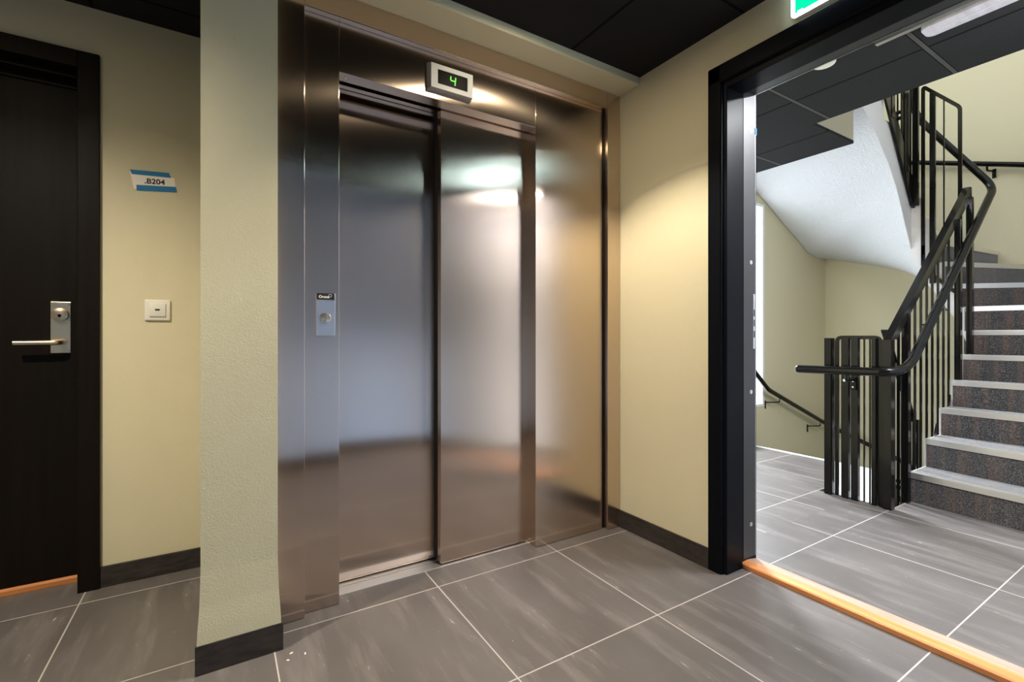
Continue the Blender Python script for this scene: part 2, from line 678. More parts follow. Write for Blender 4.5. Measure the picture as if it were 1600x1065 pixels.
b = disc((-0.935, 0.115, 2.009), 0.006, (0, 0, -1), 0.0022)
b = disc((-0.95, 0.128, 2.009), 0.004, (0, 0, -1), 0.0022, b)
obj('screw', b, 'chrome', hd)
obj('door_panel', box(-1.0, -0.500, 0.228, 0.262, 0.010, 2.06), 'steel', lift, bevel=0.0015)
obj('door_panel', box(-0.5225, -0.040, 0.155, 0.190, 0.010, 2.06), 'steel', lift, bevel=0.0015)
b = box(-0.5225, -0.517, 0.19, 0.226, 0.012, 2.06)
obj('door_seal', b, 'black_void', lift)
b = box(-0.9645, -0.0665, 0.142, 0.20, -0.02, 0.003)
box(-0.9645, -0.0665, 0.206, 0.29, -0.02, 0.003, b)
box(-0.9645, -0.0665, 0.142, 0.29, -0.03, -0.012, b)
obj('sill', b, 'nosing', lift, bevel=0.0008)
obj('shaft_back', box(-1.085, 0.35, 0.303, 0.327, -0.03, 2.28), 'black_void', lift)
obj('header_lining', box(-0.9645, -0.0665, 0.196, 0.224, 2.02, 2.19), 'steel', lift)

# floor indicator above the doors
ind = thing('floor_indicator', (-0.514, 0.083, 2.04), 'steel framed display with a lit green number above the lift doors', 'display')
t = BM()
fx0, fx1, fz0, fz1, yo, yi = -0.617, -0.411, 2.041, 2.150, YP, YP - 0.026
ix0, ix1, iz0, iz1 = -0.577, -0.440, 2.065, 2.124
ring = lambda x0, x1, z0, z1, y: [t.verts.new(p) for p in ((x0, y, z0), (x1, y, z0), (x1, y, z1), (x0, y, z1))]
R0 = ring(fx0, fx1, fz0, fz1, yo)
R1 = ring(fx0 + 0.010, fx1 - 0.003, fz0 + 0.003, fz1 - 0.005, yi)
R2 = ring(ix0, ix1, iz0, iz1, yi)
R3 = ring(ix0, ix1, iz0, iz1, yi + 0.004)
for A, Bq in ((R0, R1), (R1, R2), (R2, R3)):
    for i in range(4):
        t.faces.new((A[i], A[(i + 1) % 4], Bq[(i + 1) % 4], Bq[i]))
t.faces.new(R0)
bmesh.ops.recalc_face_normals(t, faces=t.faces)
obj('housing', t, 'steel_matt', ind, bevel=0.0006)
sc_ = obj('screen', box(ix0, ix1, yi + 0.002, yi + 0.006, iz0, iz1), 'screen', ind)
# seven-segment 4, slightly slanted
cx, cz, hh, ww, sl = -0.508, 2.0935, 0.018, 0.011, 0.10


def seg(x0, z0, x1, z1, bm):
    return bar((cx + x0 * ww + z0 * hh * sl, yi + 0.0012, cz + z0 * hh), (cx + x1 * ww + z1 * hh * sl, yi + 0.0012, cz + z1 * hh), 0.0042, 0.0012, bm, side_dir=(1, 0, 0) if x0 == x1 else (0, 0, 1))


b = seg(-1, 0.95, -1, 0.08, None)
seg(-0.92, 0, 0.92, 0, b)
seg(1, 0.95, 1, 0.08, b)
seg(1, -0.08, 1, -0.95, b)
obj('digit', b, 'digit', sc_)

# call button plate
call = thing('call_button_panel', (-1.0145, 0.083, 1.01), 'satin steel call plate with a round button left of the lift doors', 'button panel')
obj('plate', box(-1.048, -0.981, YP - 0.008, YP - 0.0005, 1.012, 1.171), 'steel_light', call, bevel=0.0015)
sg = obj('name_strip', box(-1.047, -0.984, YP - 0.0092, YP - 0.0078, 1.146, 1.1705), 'ink', call)
obj('lettering', text_bm('Orona', 0.0135, (-1.0395, YP - 0.0096, 1.1525), (1, 0, 0), (0, 0, 1), 0.0002, 0.0004), 'paper', sg)
t = BM()
rp = [(-1.0 + 0.0052 * math.cos(a), YP - 0.0094, 1.1618 + 0.0052 * math.sin(a)) for a in [2 * math.pi * i / 20 for i in range(21)]]
obj('ring_mark', sweep(rp, circ(0.0007, 6), caps=False), 'paper', sg)
bt = obj('button', disc((-1.0165, YP - 0.006, 1.0785), 0.0195, (0, -1, 0), 0.006, None, 32, bev=0.0015), 'nickel', call, smooth=True)
b = bar((-1.012, YP - 0.0128, 1.0925), (-1.018, YP - 0.0128, 1.064), 0.003, 0.0012, None, (1, 0, 0))
bar((-1.018, YP - 0.0128, 1.064), (-1.025, YP - 0.0128, 1.070), 0.003, 0.0012, b, (1, 0, 0))
obj('arrow_mark', b, 'chrome', bt)

# ------------------------------------------------------------------ dark door of the flat
dr = thing('door_1', (-2.29, 0.80, 0), 'black stained wooden door with satin nickel lever left of the pier', 'door', None, 'structure')
DX0, DX1 = -2.76, -1.824
b = box(DX1, -1.757, 0.698, 0.90, 0.0, 2.135)
box(DX0 - 0.067, DX0, 0.698, 0.90, 0.0, 2.135, b)
box(DX0, DX1, 0.698, 0.90, 2.068, 2.135, b)
box(DX0, DX1, 0.76, 0.90, 2.048, 2.068, b)
box(DX0, DX1, 0.82, 0.90, 2.025, 2.050, b)
obj('door_frame', b, 'door_wood', dr, bevel=0.002)
obj('door_leaf', box(DX0 + 0.003, DX1 + 0.003, 0.83, 0.872, 0.026, 2.040), 'door_wood', dr, bevel=0.002)
obj('threshold', prism([(0.82, 0), (0.90, 0), (0.90, 0.03), (0.835, 0.030), (0.82, 0.020)], 'x', DX0, DX1), 'oak_x', dr, bevel=0.001)
lk = obj('lock_plate', box(-1.929, -1.868, 0.826, 0.830, 0.943, 1.151, bev=0.0012), 'nickel', dr)
b = disc((-1.898, 0.827, 1.098), 0.026, (0, -1, 0), 0.020, None, 32, bev=0.003)
disc((-1.898, 0.808, 1.098), 0.019, (0, -1, 0), 0.004, b, 32, bev=0.001)
obj('cylinder_lock', b, 'nickel', lk, smooth=True)
b = box(-1.8995, -1.8965, 0.8025, 0.805, 1.086, 1.094)
disc((-1.898, 0.805, 1.094), 0.006, (0, -1, 0), 0.0012, b, 16)
obj('keyhole', b, 'screen', lk)
lv = tube(fillet([(-1.893, 0.828, 0.986), (-1.893, 0.775, 0.986), (-1.925, 0.772, 0.986), (-2.022, 0.772, 0.985)], 0.02), 0.0095, n=18)
disc((-1.893, 0.828, 0.986), 0.013, (0, -1, 0), 0.01, lv, 24)
obj('lever', lv, 'nickel', lk, smooth=True)
for x in (-1.922, -1.875):
    for z in (0.953, 1.141):
        obj('screw', disc((x, 0.8265, z), 0.0035, (0, -1, 0), 0.0015, None, 12, r2=0.0025), 'chrome', lk, smooth=True)

# door number taped to the wall
sg = thing('room_sign', (-1.585, 0.715, 1.61), 'white paper room number fixed with blue tape beside the dark door', 'sign')
YS = 0.7145
obj('paper', prism([(-1.664, 1.692), (-1.515, 1.690), (-1.508, 1.632), (-1.640, 1.622), (-1.651, 1.622)], 'y', YS - 0.0008, YS), 'paper', sg)
obj('tape', prism([(-1.664, 1.700), (-1.533, 1.709), (-1.526, 1.689), (-1.658, 1.682)], 'y', YS - 0.0016, YS - 0.0008), 'tape', sg)
obj('tape', prism([(-1.643, 1.640), (-1.509, 1.653), (-1.505, 1.630), (-1.642, 1.616)], 'y', YS - 0.0016, YS - 0.0008), 'tape', sg)
obj('lettering', text_bm('.B204', 0.030, (-1.6165, YS - 0.0012, 1.651), (1, 0, 0.065), (-0.02, 0, 1), 0.0002, 0.0009, spacing=1.02), 'ink', sg)

# wall socket / switch
so = thing('wall_switch', (-1.572, 0.715, 1.077), 'white plastic switch plate on the beige wall beside the dark door', 'switch')
obj('cover_plate', box(-1.616, -1.528, 0.7055, 0.715, 1.077, 1.165, bev=0.004, seg=3), 'plastic', so, smooth=True)
rk = obj('rocker', box(-1.600, -1.544, 0.7005, 0.7065, 1.094, 1.150, bev=0.002), 'plastic', so, smooth=True)
obj('indicator_window', box(-1.580, -1.564, 0.6998, 0.701, 1.119, 1.126), 'frame_grey', rk)

# ------------------------------------------------------------------ stair opening: frame, threshold
d2 = thing('door_2', (0.58, -1.08, 0), 'black lacquered frame of the open doorway to the stair', 'door', None, 'structure')
# three frame members, built as stepped profiles
JY, RY = -0.560, -0.550
PROF = [(0.452, -0.484), (0.452, -0.540), (0.458, -0.546), (0.470, -0.546), (0.474, JY), (0.584, JY), (0.584, RY), (0.705, RY), (0.705, -0.48), (0.462, -0.48)]


def jamb(yoff, mirror, z1):
    pl = [(x, (2 * -1.08 - y) if mirror else y) for x, y in PROF]
    return prism(pl, 'z', 0.0, z1)


obj('jamb', jamb(0, False, 2.16), 'frame', d2, bevel=0.0015)
obj('jamb', jamb(0, True, 2.16), 'frame', d2, bevel=0.0015)
HP = [(0.452, 2.162), (0.452, 2.094), (0.458, 2.088), (0.470, 2.088), (0.474, 2.064), (0.584, 2.064), (0.584, 2.096), (0.705, 2.096), (0.705, 2.162)]
obj('head_piece', prism(HP, 'y', -1.674, -0.486), 'frame', d2, bevel=0.0015)
b = box(0.606, 0.690, RY - 0.0015, RY, 0.03, 2.094)
obj('seal_strip', b, 'frame_grey', d2)
b = box(0.600, 0.690, -1.60, -0.5515, 2.0945, 2.096)
obj('seal_strip', b, 'frame_grey', d2)
obj('edge_trim', box(0.692, 0.695, RY - 0.0025, RY, 0.03, 2.094), 'steel_light', d2)
obj('edge_trim', box(0.692, 0.695, -1.60, -0.5515, 2.0925, 2.0958), 'steel_light', d2)
obj('closer_rail', box(0.74, 0.76, -1.55, -0.99, 2.105, 2.118), 'steel_light', d2)
for z in (1.925, 1.34, 0.763, 0.174):
    obj('cover_plug', disc((0.662, RY - 0.0015, z), 0.0095, (0, -1, 0), 0.0012, None, 18), 'steel_light', d2, smooth=True)
sk = obj('strike_plate', box(0.676, 0.6905, RY - 0.003, RY - 0.001, 0.955, 1.20), 'steel_light', d2)
b = None
for z in (1.10, 1.055, 1.005):
    b = box(0.680, 0.688, RY - 0.0036, RY - 0.002, z, z + 0.03, b)
obj('latch_hole', b, 'black_void', sk)
obj('paper_tag', box(0.691, 0.704, RY - 0.003, RY - 0.001, 1.915, 1.945), 'tape', d2)
TY0, TY1 = -0.5505, -1.6095
b = prism([(0.588, 0.0), (0.588, 0.017), (0.594, 0.0215), (0.634, 0.0235), (0.634, 0.0)], 'y', TY1, TY0)
obj('threshold', b, 'oak', d2, bevel=0.0006)
b = prism([(0.634, 0.0), (0.634, 0.0235), (0.650, 0.0220), (0.704, 0.0130), (0.704, 0.0)], 'y', TY1, TY0)
obj('threshold_ramp', b, 'oak_glare', d2, bevel=0.0006)

# exit sign
ex = thing('exit_sign', (0.44, -1.05, 2.17), 'lit green exit sign with white border above the stair opening', 'sign')


def rrect(y0, y1, z0, z1, r, n=6):
    out = []
    for (cy, cz_, a0) in ((y0 - r, z0 + r, -90), (y0 - r, z1 - r, 0), (y1 + r, z1 - r, 90), (y1 + r, z0 + r, 180)):
        for i in range(n + 1):
            a = math.radians(a0 + 90 * i / n)
            out.append((cy + r * math.cos(a), cz_ + r * math.sin(a)))
    return out


EY0, EY1, EZ0, EZ1 = -0.845, -1.235, 2.172, 2.318
obj('housing', prism(rrect(EY0, EY1, EZ0, EZ1, 0.016), 'x', 0.436, XW), 'plastic', ex)
obj('border_panel', prism(rrect(EY0, EY1, EZ0, EZ1, 0.016), 'x', 0.434, 0.436), 'sign_white', ex)
gp = obj('green_panel', prism(rrect(EY0 - 0.014, EY1 + 0.014, EZ0 + 0.014, EZ1 - 0.012, 0.004), 'x', 0.4325, 0.434), 'sign_green', ex)
b = prism([(-0.90, 2.243), (-0.945, 2.288), (-0.945, 2.262), (-0.995, 2.262), (-0.995, 2.224), (-0.945, 2.224), (-0.945, 2.198)], 'x', 0.4318, 0.4325)
obj('arrow', b, 'sign_white', gp)
obj('doorway_mark', box(0.4318, 0.4325, -1.20, -1.12, 2.195, 2.298), 'sign_white', gp)
obj('small_print', box(0.4321, 0.4326, -0.886, -0.868, 2.189, 2.1905), 'sign_white', gp)


# recessed downlights in the lobby ceiling
def downlight(x, y, label, k=1.0, cone=114, blend=0.42):
    t_ = thing('downlight', (x, y, ZC - 0.004), label, 'light', 'downlights in the black ceiling')
    b_ = BM()
    n = 32
    ro, ri, z0, z1 = 0.046, 0.036, ZC - 0.004, ZC
    rings = [[b_.verts.new((x + r * math.cos(2 * math.pi * i / n), y + r * math.sin(2 * math.pi * i / n), z)) for i in range(n)]
             for r, z in ((ro, z1), (ro - 0.002, z0), (ri, z0), (ri - 0.003, z1))]
    for A, B_ in zip(rings, rings[1:]):
        for i in range(n):
            b_.faces.new((A[i], A[(i + 1) % n], B_[(i + 1) % n], B_[i]))
    bmesh.ops.recalc_face_normals(b_, faces=b_.faces)
    obj('trim_ring', b_, 'frame', t_, smooth=True)
    obj('lamp', disc((x, y, ZC - 0.0005), 0.033, (0, 0, -1), 0.002, None, 24), 'lamp', t_)
    light('lamp_beam', 'SPOT', (x, y, ZC - 0.012), L_SPOT * k, WARM, t_, spot_size=math.radians(cone), spot_blend=blend, shadow_soft_size=0.035)


downlight(-0.300, -0.385, 'round recessed downlight in the black ceiling in front of the lift')
downlight(-2.25, -0.42, 'round recessed downlight in the black ceiling left of the pier', 2.0, 146, 1.0)

# plaster chips on the floor
for i, (x, y, a, s) in enumerate(((-1.155, -0.125, 0.4, 1), (-1.118, -0.151, 1.5, 0.9), (-1.168, -0.156, -0.5, 0.8))):
    t = BM()
    hexa(t, [(-0.006 * s, -0.002, 0), (0.005 * s, -0.003, 0), (0.006 * s, 0.002, 0), (-0.004 * s, 0.003, 0),
             (-0.005 * s, -0.001, 0.0015), (0.004 * s, -0.002, 0.002), (0.005 * s, 0.001, 0.0015), (-0.003 * s, 0.002, 0.002)])
    bmesh.ops.transform(t, matrix=Matrix.Translation((x, y, 0)) @ Matrix.Rotation(a, 4, 'Z'), verts=t.verts)
    tag(obj('plaster_chip', t, 'chip'), 'tiny white plaster chip on the floor by the foot of the pier', 'debris', 'plaster chips by the pier')

# ------------------------------------------------------------------ the setting: stair hall
XB, YL, YR = 4.425, 0.875, -1.665     # wall faces; the stair stops 5 mm short of them
WX0, WX1, WZ0, WZ1 = 1.30, 3.22, 0.32, 2.31
FE = 2.83           # landing edge over the descending flight
ZH = 2.37           # hall ceiling
fl = prism([(0.62, YR), (2.26, YR), (2.26, -0.6), (1.995, -0.6), (1.995, -0.4), (0.62, -0.4)], 'z', -0.2, 0)
struct('floor.001', fl, 'tile_hall', 'grey tiled floor of the stair landing beyond the oak threshold', 'floor', base=(0, 0, 0))
fl = prism([(0.62, -0.4), (1.995, -0.4), (1.995, -0.205), (FE, -0.205), (FE, YL), (0.62, YL)], 'z', -0.2, 0)
struct('floor.002', fl, 'tile_far', 'grey tiled floor of the landing strip beside the stairwell', 'floor', base=(0, 0, 0))
struct('trim_1', box(FE - 0.002, FE + 0.035, -0.205, YL - 0.001, -0.17, 0.004, bev=0.002), 'white_gloss', 'white edge strip where the landing meets the flight going down', 'trim')
struct('trim_2', prism([(2.0, -0.262), (FE - 0.003, 0.12), (FE - 0.003, -0.2), (2.0, -0.50)], 'z', 0.0005, 0.003), 'white_gloss', 'made-up white plate for an unidentified pale area behind the black railing', 'trim')  # added plate in place of an unidentified pale patch on the landing

b = box(0.69, WX0, YL, YL + 0.14, -3.0, 5.3)
box(WX1, XB + 0.14, YL, YL + 0.14, -3.0, 5.3, b)
box(WX0, WX1, YL, YL + 0.14, -3.0, WZ0, b)
box(WX0, WX1, YL, YL + 0.14, WZ1, 3.35, b)
box(WX0, WX1, YL, YL + 0.14, 4.95, 5.3, b)
struct('wall_stair_left', b, 'paint', 'beige window wall on the left of the stair', 'wall')
struct('wall_stair_back', box(XB, XB + 0.14, YR - 0.14, YL, -3.0, 5.3), 'paint', 'beige end wall behind the turn of the stair', 'wall')
struct('wall_stair_right', box(0.69, XB, YR - 0.14, YR, -3.0, 5.3), 'grey_light', 'pale grey wall along the outer side of the climbing flight', 'wall')
struct('wall_stair_front', box(0.55, 0.69, YR, YL, 2.62, 5.3), 'paint', 'beige upper wall over the stair opening', 'wall')
struct('ceiling.001', box(0.69, 1.886, YR, -0.22, ZH, ZH + 0.02, box(0.69, 2.445, -0.22, YL, ZH, ZH + 0.02)), 'ceil_hall',
       'charcoal tiled ceiling over the stair landing', 'ceiling', base=(0, 0, ZH))
b = box(0.69, 1.894, YR, -0.22, ZH + 0.02, 2.80)
box(0.69, 2.44, -0.22, YL, ZH + 0.0205, 2.80, b)
struct('ceiling.002', b, 'slab', 'beige edge of the upper landing slab above the charcoal ceiling', 'ceiling', base=(0, 0, 2.4))
struct('ceiling.003', box(0.55, XB + 0.14, YR - 0.14, YL + 0.14, 5.3, 5.42), 'white', 'white ceiling at the top of the stairwell', 'ceiling')
b = box(0.69, XB, YR, YL, -3.1, -3.0)
struct('floor.003', b, 'tile_hall', 'tiled floor at the bottom of the stairwell', 'floor')


def window(name, x0, x1, z0, z1, label):
    t_ = thing(name, ((x0 + x1) / 2, YL, z0), label, 'window', None, 'structure')
    b_ = box(x0, x0 + 0.03, YL - 0.004, YL + 0.13, z0, z1)
    box(x1 - 0.03, x1, YL - 0.004, YL + 0.13, z0, z1, b_)
    box(x0 + 0.03, x1 - 0.03, YL - 0.004, YL + 0.13, z0, z0 + 0.03, b_)
    box(x0 + 0.03, x1 - 0.03, YL - 0.004, YL + 0.13, z1 - 0.03, z1, b_)
    obj('window_frame', b_, 'white_gloss', t_, bevel=0.003)
    obj('pane', box(x0 + 0.031, x1 - 0.031, YL + 0.085, YL + 0.09, z0 + 0.031, z1 - 0.031), 'glass', t_)


window('window_1', WX0, WX1, WZ0, WZ1, 'tall white framed window on the left wall of the stair landing')
window('window_added', WX0, WX1, 3.35, 4.95, 'white framed window one floor up, added to light the stairwell')  # unseen window, added for the light from above

# ------------------------------------------------------------------ staircase
RISE = 0.175
XW_, YW_, YV_ = XB, YL, YR
XB, YL, YR = 4.42, 0.87, -1.66
I = {1: (2.243, -.6), 2: (2.505, -.6), 3: (2.76, -.6), 4: (2.975, -.6), 5: (3.18, -.6), 6: (3.335, -.6), 7: (3.35, -.567), 8: (3.35, -.512),
     9: (3.35, -.46), 10: (3.35, -.412), 11: (3.35, -.369), 12: (3.35, -.329), 13: (3.35, -.272), 14: (3.22, -.25), 15: (3.05, -.25), 16: (2.83, -.25)}
O = {1: (2.13, YR), 2: (2.36, YR), 3: (2.76, YR), 4: (2.965, YR), 5: (3.22, YR), 6: (3.42, YR), 7: (3.72, YR), 8: (XB, -1.53),
     9: (XB, -.863), 10: (XB, -.512), 11: (XB, -.12), 12: (XB, .28), 13: (XB, .68), 14: (3.95, YL), 15: (3.42, YL), 16: (2.83, YL)}
IC = {6: [(3.35, -.6)], 13: [(3.35, -.25)]}
OC = {7: [(XB, YR)], 13: [(XB, YL)]}


def staircase(label):
    st = thing('staircase', (3.0, -0.6, 0), label, 'staircase')
    for n_ in range(1, 16):
        z = RISE * n_
        poly = [I[n_]] + IC.get(n_, []) + [I[n_ + 1], O[n_ + 1]] + OC.get(n_, []) + [O[n_]]
        s = obj('step', prism(poly, 'z', z - RISE - (0.0 if n_ == 1 else 0.02 if n_ < 14 else -0.09), z), 'carpet', st)
        a, c = Vector((*I[n_], 0)), Vector((*O[n_], 0))
        d = (c - a).normalized()
        nrm = Vector((d.y, -d.x, 0))          # pointing down the stair, out of the riser
        if nrm.dot(Vector((-1, 0, 0))) < 0 and n_ < 9:
            nrm = -nrm
        if n_ >= 9:
            nrm = Vector((d.y, -d.x, 0))
        prof = [(0.0, 0.004), (0.0, -0.030), (0.004, -0.030), (0.006, -0.002), (0.006, 0.006), (-0.045, 0.006), (-0.045, 0.0005), (0, 0.0005)]
        t_ = BM()
        end = c - d * 0.003
        va = [t_.verts.new(a + nrm * p + Vector((0, 0, z + q))) for p, q in prof]
        vb = [t_.verts.new(end + nrm * p + Vector((0, 0, z + q))) for p, q in prof]
        t_.faces.new(va)
        t_.faces.new(vb[::-1])
        for i in range(len(prof)):
            t_.faces.new((va[i], vb[i], vb[(i + 1) % len(prof)], va[(i + 1) % len(prof)]))
        for v in t_.verts:
            v.co.x = min(v.co.x, XB)
            v.co.y = min(max(v.co.y, YR), -0.6 if n_ <= 6 else YL)
            if n_ >= 14:
                v.co.y = max(v.co.y, -0.25)
            elif n_ >= 7:
                v.co.x = max(v.co.x, 3.35)
        bmesh.ops.recalc_face_normals(t_, faces=t_.faces)
        obj('nosing', t_, 'nosing', s)
        if n_ < 8:
            obj('edge_trim', bar(a + d * 0.003 + nrm * 0.002 + Vector((0, 0, z - RISE)), a + d * 0.003 + nrm * 0.002 + Vector((0, 0, z - 0.03)), 0.006, 0.004, None, d), 'nosing', s)
    # soffit: a smooth ruled surface between the inner and outer string
    inner = [(2.445, -.25, 2.645), (2.55, -.25, 2.60), (2.72, -.25, 2.48), (2.90, -.25, 2.33), (3.01, -.25, 2.22), (3.10, -.25, 2.10), (3.17, -.25, 1.99),
             (3.26, -.25, 1.84), (3.349, -.252, 1.70), (3.35, -.30, 1.58), (3.35, -.349, 1.463), (3.35, -.43, 1.30), (3.35, -.509, 1.157), (3.35, -.574, 1.0),
             (3.33, -.60, .85), (3.2, -.6, .64), (3.0, -.6, .42), (2.76, -.6, .22), (2.42, -.6, -.05), (2.26, -.6, -.19)]
    outer = [(2.445, YL, 2.445), (2.80, YL, 2.445), (3.08, YL, 2.41), (3.57, YL, 2.16), (3.88, YL, 2.0), (4.04, YL, 1.915), (4.2, YL, 1.88), (4.34, YL, 1.875),
             (XB, .80, 1.86), (XB, .555, 1.79), (XB, .22, 1.69), (XB, .0, 1.60), (XB, -.3, 1.45), (XB, -.8, 1.18), (XB, -1.3, .92), (4.2, YR, .72),
             (3.7, YR, .55), (3.1, YR, .28), (2.5, YR, -.06), (2.26, YR, -.19)]

    def cr(P, u):
        k = min(int(u), len(P) - 2)
        f = u - k
        p = [Vector(P[max(0, min(len(P) - 1, k + j))]) for j in (-1, 0, 1, 2)]
        return 0.5 * (2 * p[1] + (p[2] - p[0]) * f + (2 * p[0] - 5 * p[1] + 4 * p[2] - p[3]) * f * f + (3 * p[1] - p[0] - 3 * p[2] + p[3]) * f ** 3)
    t_ = BM()
    NU, NV = 95, 14
    low, top = [], []
    for i in range(NU + 1):
        u = (len(inner) - 1) * i / NU
        a, c = cr(inner, u), cr(outer, u)
        c = Vector((min(c.x, XB), min(max(c.y, YR), YL), c.z))
        low.append([t_.verts.new(a.lerp(c, j / NV)) for j in range(NV + 1)])
    for i in range(NU):
        for j in range(NV):
            t_.faces.new((low[i][j], low[i][j + 1], low[i + 1][j + 1], low[i + 1][j]))
    ext = bmesh.ops.extrude_face_region(t_, geom=t_.faces[:])
    bmesh.ops.translate(t_, vec=(0, 0, 0.035), verts=[v for v in ext['geom'] if isinstance(v, bmesh.types.BMVert)])
    bmesh.ops.recalc_face_normals(t_, faces=t_.faces)
    obj('soffit', t_, 'white', st, smooth=True)
    # inner string: the stepped pale face between soffit and treads around the well
    path = [Vector((*I[n_], 0)) for n_ in range(16, 0, -1)]

    def soff(p):
        best = min(range(0, 191), key=lambda k: (cr(inner, k / 10).xy - p.xy).length)
        return cr(inner, best / 10).z
    t_ = BM()
    seq = []
    for n_ in range(15, 0, -1):
        pts = [I[n_ + 1]] + IC.get(n_, [])[::-1] + [I[n_]]
        for p, q in zip(pts, pts[1:]):
            seq.append((Vector((*p, 0)), Vector((*q, 0)), RISE * n_))
    seq.insert(0, (Vector((2.445, -.25, 0)), Vector((2.83, -.25, 0)), 2.80))
    for p, q, ztop in seq:
        d = q - p
        if d.length < 1e-4:
            continue
        d.normalize()
        off = Vector((-d.y, d.x, 0)) * 0.004
        if off.dot(Vector((2.9, -0.42, 0)) - p) < 0:
            off = -off
        m = max(1, int((q - p).length / 0.04))
        for k in range(m):
            a, c = p.lerp(q, k / m), p.lerp(q, (k + 1) / m)
            za, zc = soff(a) - 0.004, soff(c) - 0.004
            hexa(t_, [(a.x, a.y, za), (c.x, c.y, zc), (c.x + off.x, c.y + off.y, zc), (a.x + off.x, a.y + off.y, za),
                      (a.x, a.y, ztop), (c.x, c.y, ztop), (c.x + off.x, c.y + off.y, ztop), (a.x + off.x, a.y + off.y, ztop)])
    bmesh.ops.recalc_face_normals(t_, faces=t_.faces)
    obj('inner_string', t_, 'fascia', st)
    return st


stair = staircase('carpeted winding staircase with aluminium nosings climbing from the landing')

XB, YL, YR = XW_, YW_, YV_

# ------------------------------------------------------------------ railings
XP = 1.965
pr = thing('balustrade', (XP, -0.43, 0), 'short black steel railing panel on the landing at the head of the well', 'railing')
obj('post', box(XP - 0.005, XP + 0.045, -0.292, -0.252, 0, 1.0), 'rail', pr, bevel=0.0015)
b = sweep(fillet([(XP + 0.03, -0.312, 0.0), (XP + 0.03, -0.312, 1.004), (XP + 0.03, -0.544, 1.004), (XP + 0.03, -0.544, 0.0)], 0.03),
          [(-0.011, -0.005), (0.011, -0.005), (0.011, 0.005), (-0.011, 0.005)], up=Vector((1, 0, 0.001)))
obj('hoop', b, 'rail', pr)
for y in (-0.341, -0.462, -0.492):
    obj('baluster', box(XP + 0.025, XP + 0.033, y - 0.004, y + 0.004, 0, 1.0), 'rail', pr)
for y0, y1 in ((-0.386, -0.351), (-0.438, -0.399), (-0.530, -0.508)):
    obj('post', box(XP + 0.004, XP + 0.034, y0, y1, 0, 1.0), 'rail', pr, bevel=0.001)
obj('post', box(XP + 0.01, XP + 0.04, -0.567, -0.549, 0, 0.990), 'rail', pr, bevel=0.001)

# railing of the climbing flight
YA = -0.585
cl = thing('balustrade', (2.6, YA, 0), 'black steel railing with thin bars along the climbing flight', 'railing')
T0, T1 = Vector((1.985, YA, 0.985)), Vector((3.415, YA, 2.135))
zt = lambda x: T0.z + (x - T0.x) * (T1.z - T0.z) / (T1.x - T0.x)


def tread(x):
    z = 0.0
    for k in range(1, 7):
        if x > I[k][0]:
            z = RISE * k
    return z


obj('top_rail', prism([(1.953, 0.9925), (2.036, 0.9925), (3.345, 2.034), (3.345, 2.105), (3.31, 2.105)], 'y', -0.612, YA + 0.0135), 'rail', cl, bevel=0.001)
obj('newel_post', box(XP - 0.012, XP + 0.04, -0.612, -0.571, 0, 0.992), 'rail', cl, bevel=0.0015)
for x, z0 in ((2.205, 0.0), (3.05, 0.7065), (3.29, 0.8815)):
    obj('post', box(x - 0.02, x + 0.02, -0.632 if z0 else -0.616, -0.598 if z0 else -0.582, z0, zt(x) - 0.012), 'rail', cl, bevel=0.001)
for x in (2.135, 2.383, 2.478, 2.575, 2.671, 2.772, 2.871, 2.971, 3.16):
    obj('baluster', box(x - 0.005, x + 0.005, YA - 0.006, YA + 0.006, max(-0.15, tread(x) - 0.22), zt(x) - 0.005), 'rail', cl)
for x in (2.70, 2.96, 3.16):
    z = tread(x)
    obj('base_plate', prism([(x - 0.1, z - 0.12), (x + 0.02, z - 0.12), (x + 0.02, z + 0.08)], 'y', -0.5955, -0.589), 'rail', cl)

# rail panel across the far end of the well
XE = 3.325
we = thing('balustrade', (XE, -0.44, 1.4), 'black steel rail panel with rounded corner across the far end of the well', 'railing')
hz = lambda y: 2.962 + (y + 0.335) * (2.962 - 2.715) / (-0.335 + 0.552)
b = sweep(fillet([(XE, -0.335, 1.60), (XE, -0.335, hz(-0.335)), (XE, -0.552, hz(-0.552)), (XE, -0.552, 1.5)], 0.025),
          [(-0.012, -0.005), (0.012, -0.005), (0.012, 0.005), (-0.012, 0.005)], up=Vector((1, 0, 0.001)))
obj('hoop', b, 'rail', we)
b = sweep(fillet([(XE, -0.335, 1.72), (XE, -0.335, 1.545), (XE, -0.552, 1.315)], 0.03), [(-0.012, -0.005), (0.012, -0.005), (0.012, 0.005), (-0.012, 0.005)], up=Vector((1, 0, 0.001)))
obj('bottom_rail', b, 'rail', we)
obj('post', box(XE - 0.006, XE + 0.012, -0.410, -0.375, 1.42, hz(-0.392) - 0.004), 'rail', we, bevel=0.001)
obj('baluster', box(XE - 0.004, XE + 0.004, -0.464, -0.456, 1.42, hz(-0.46) - 0.004), 'rail', we)

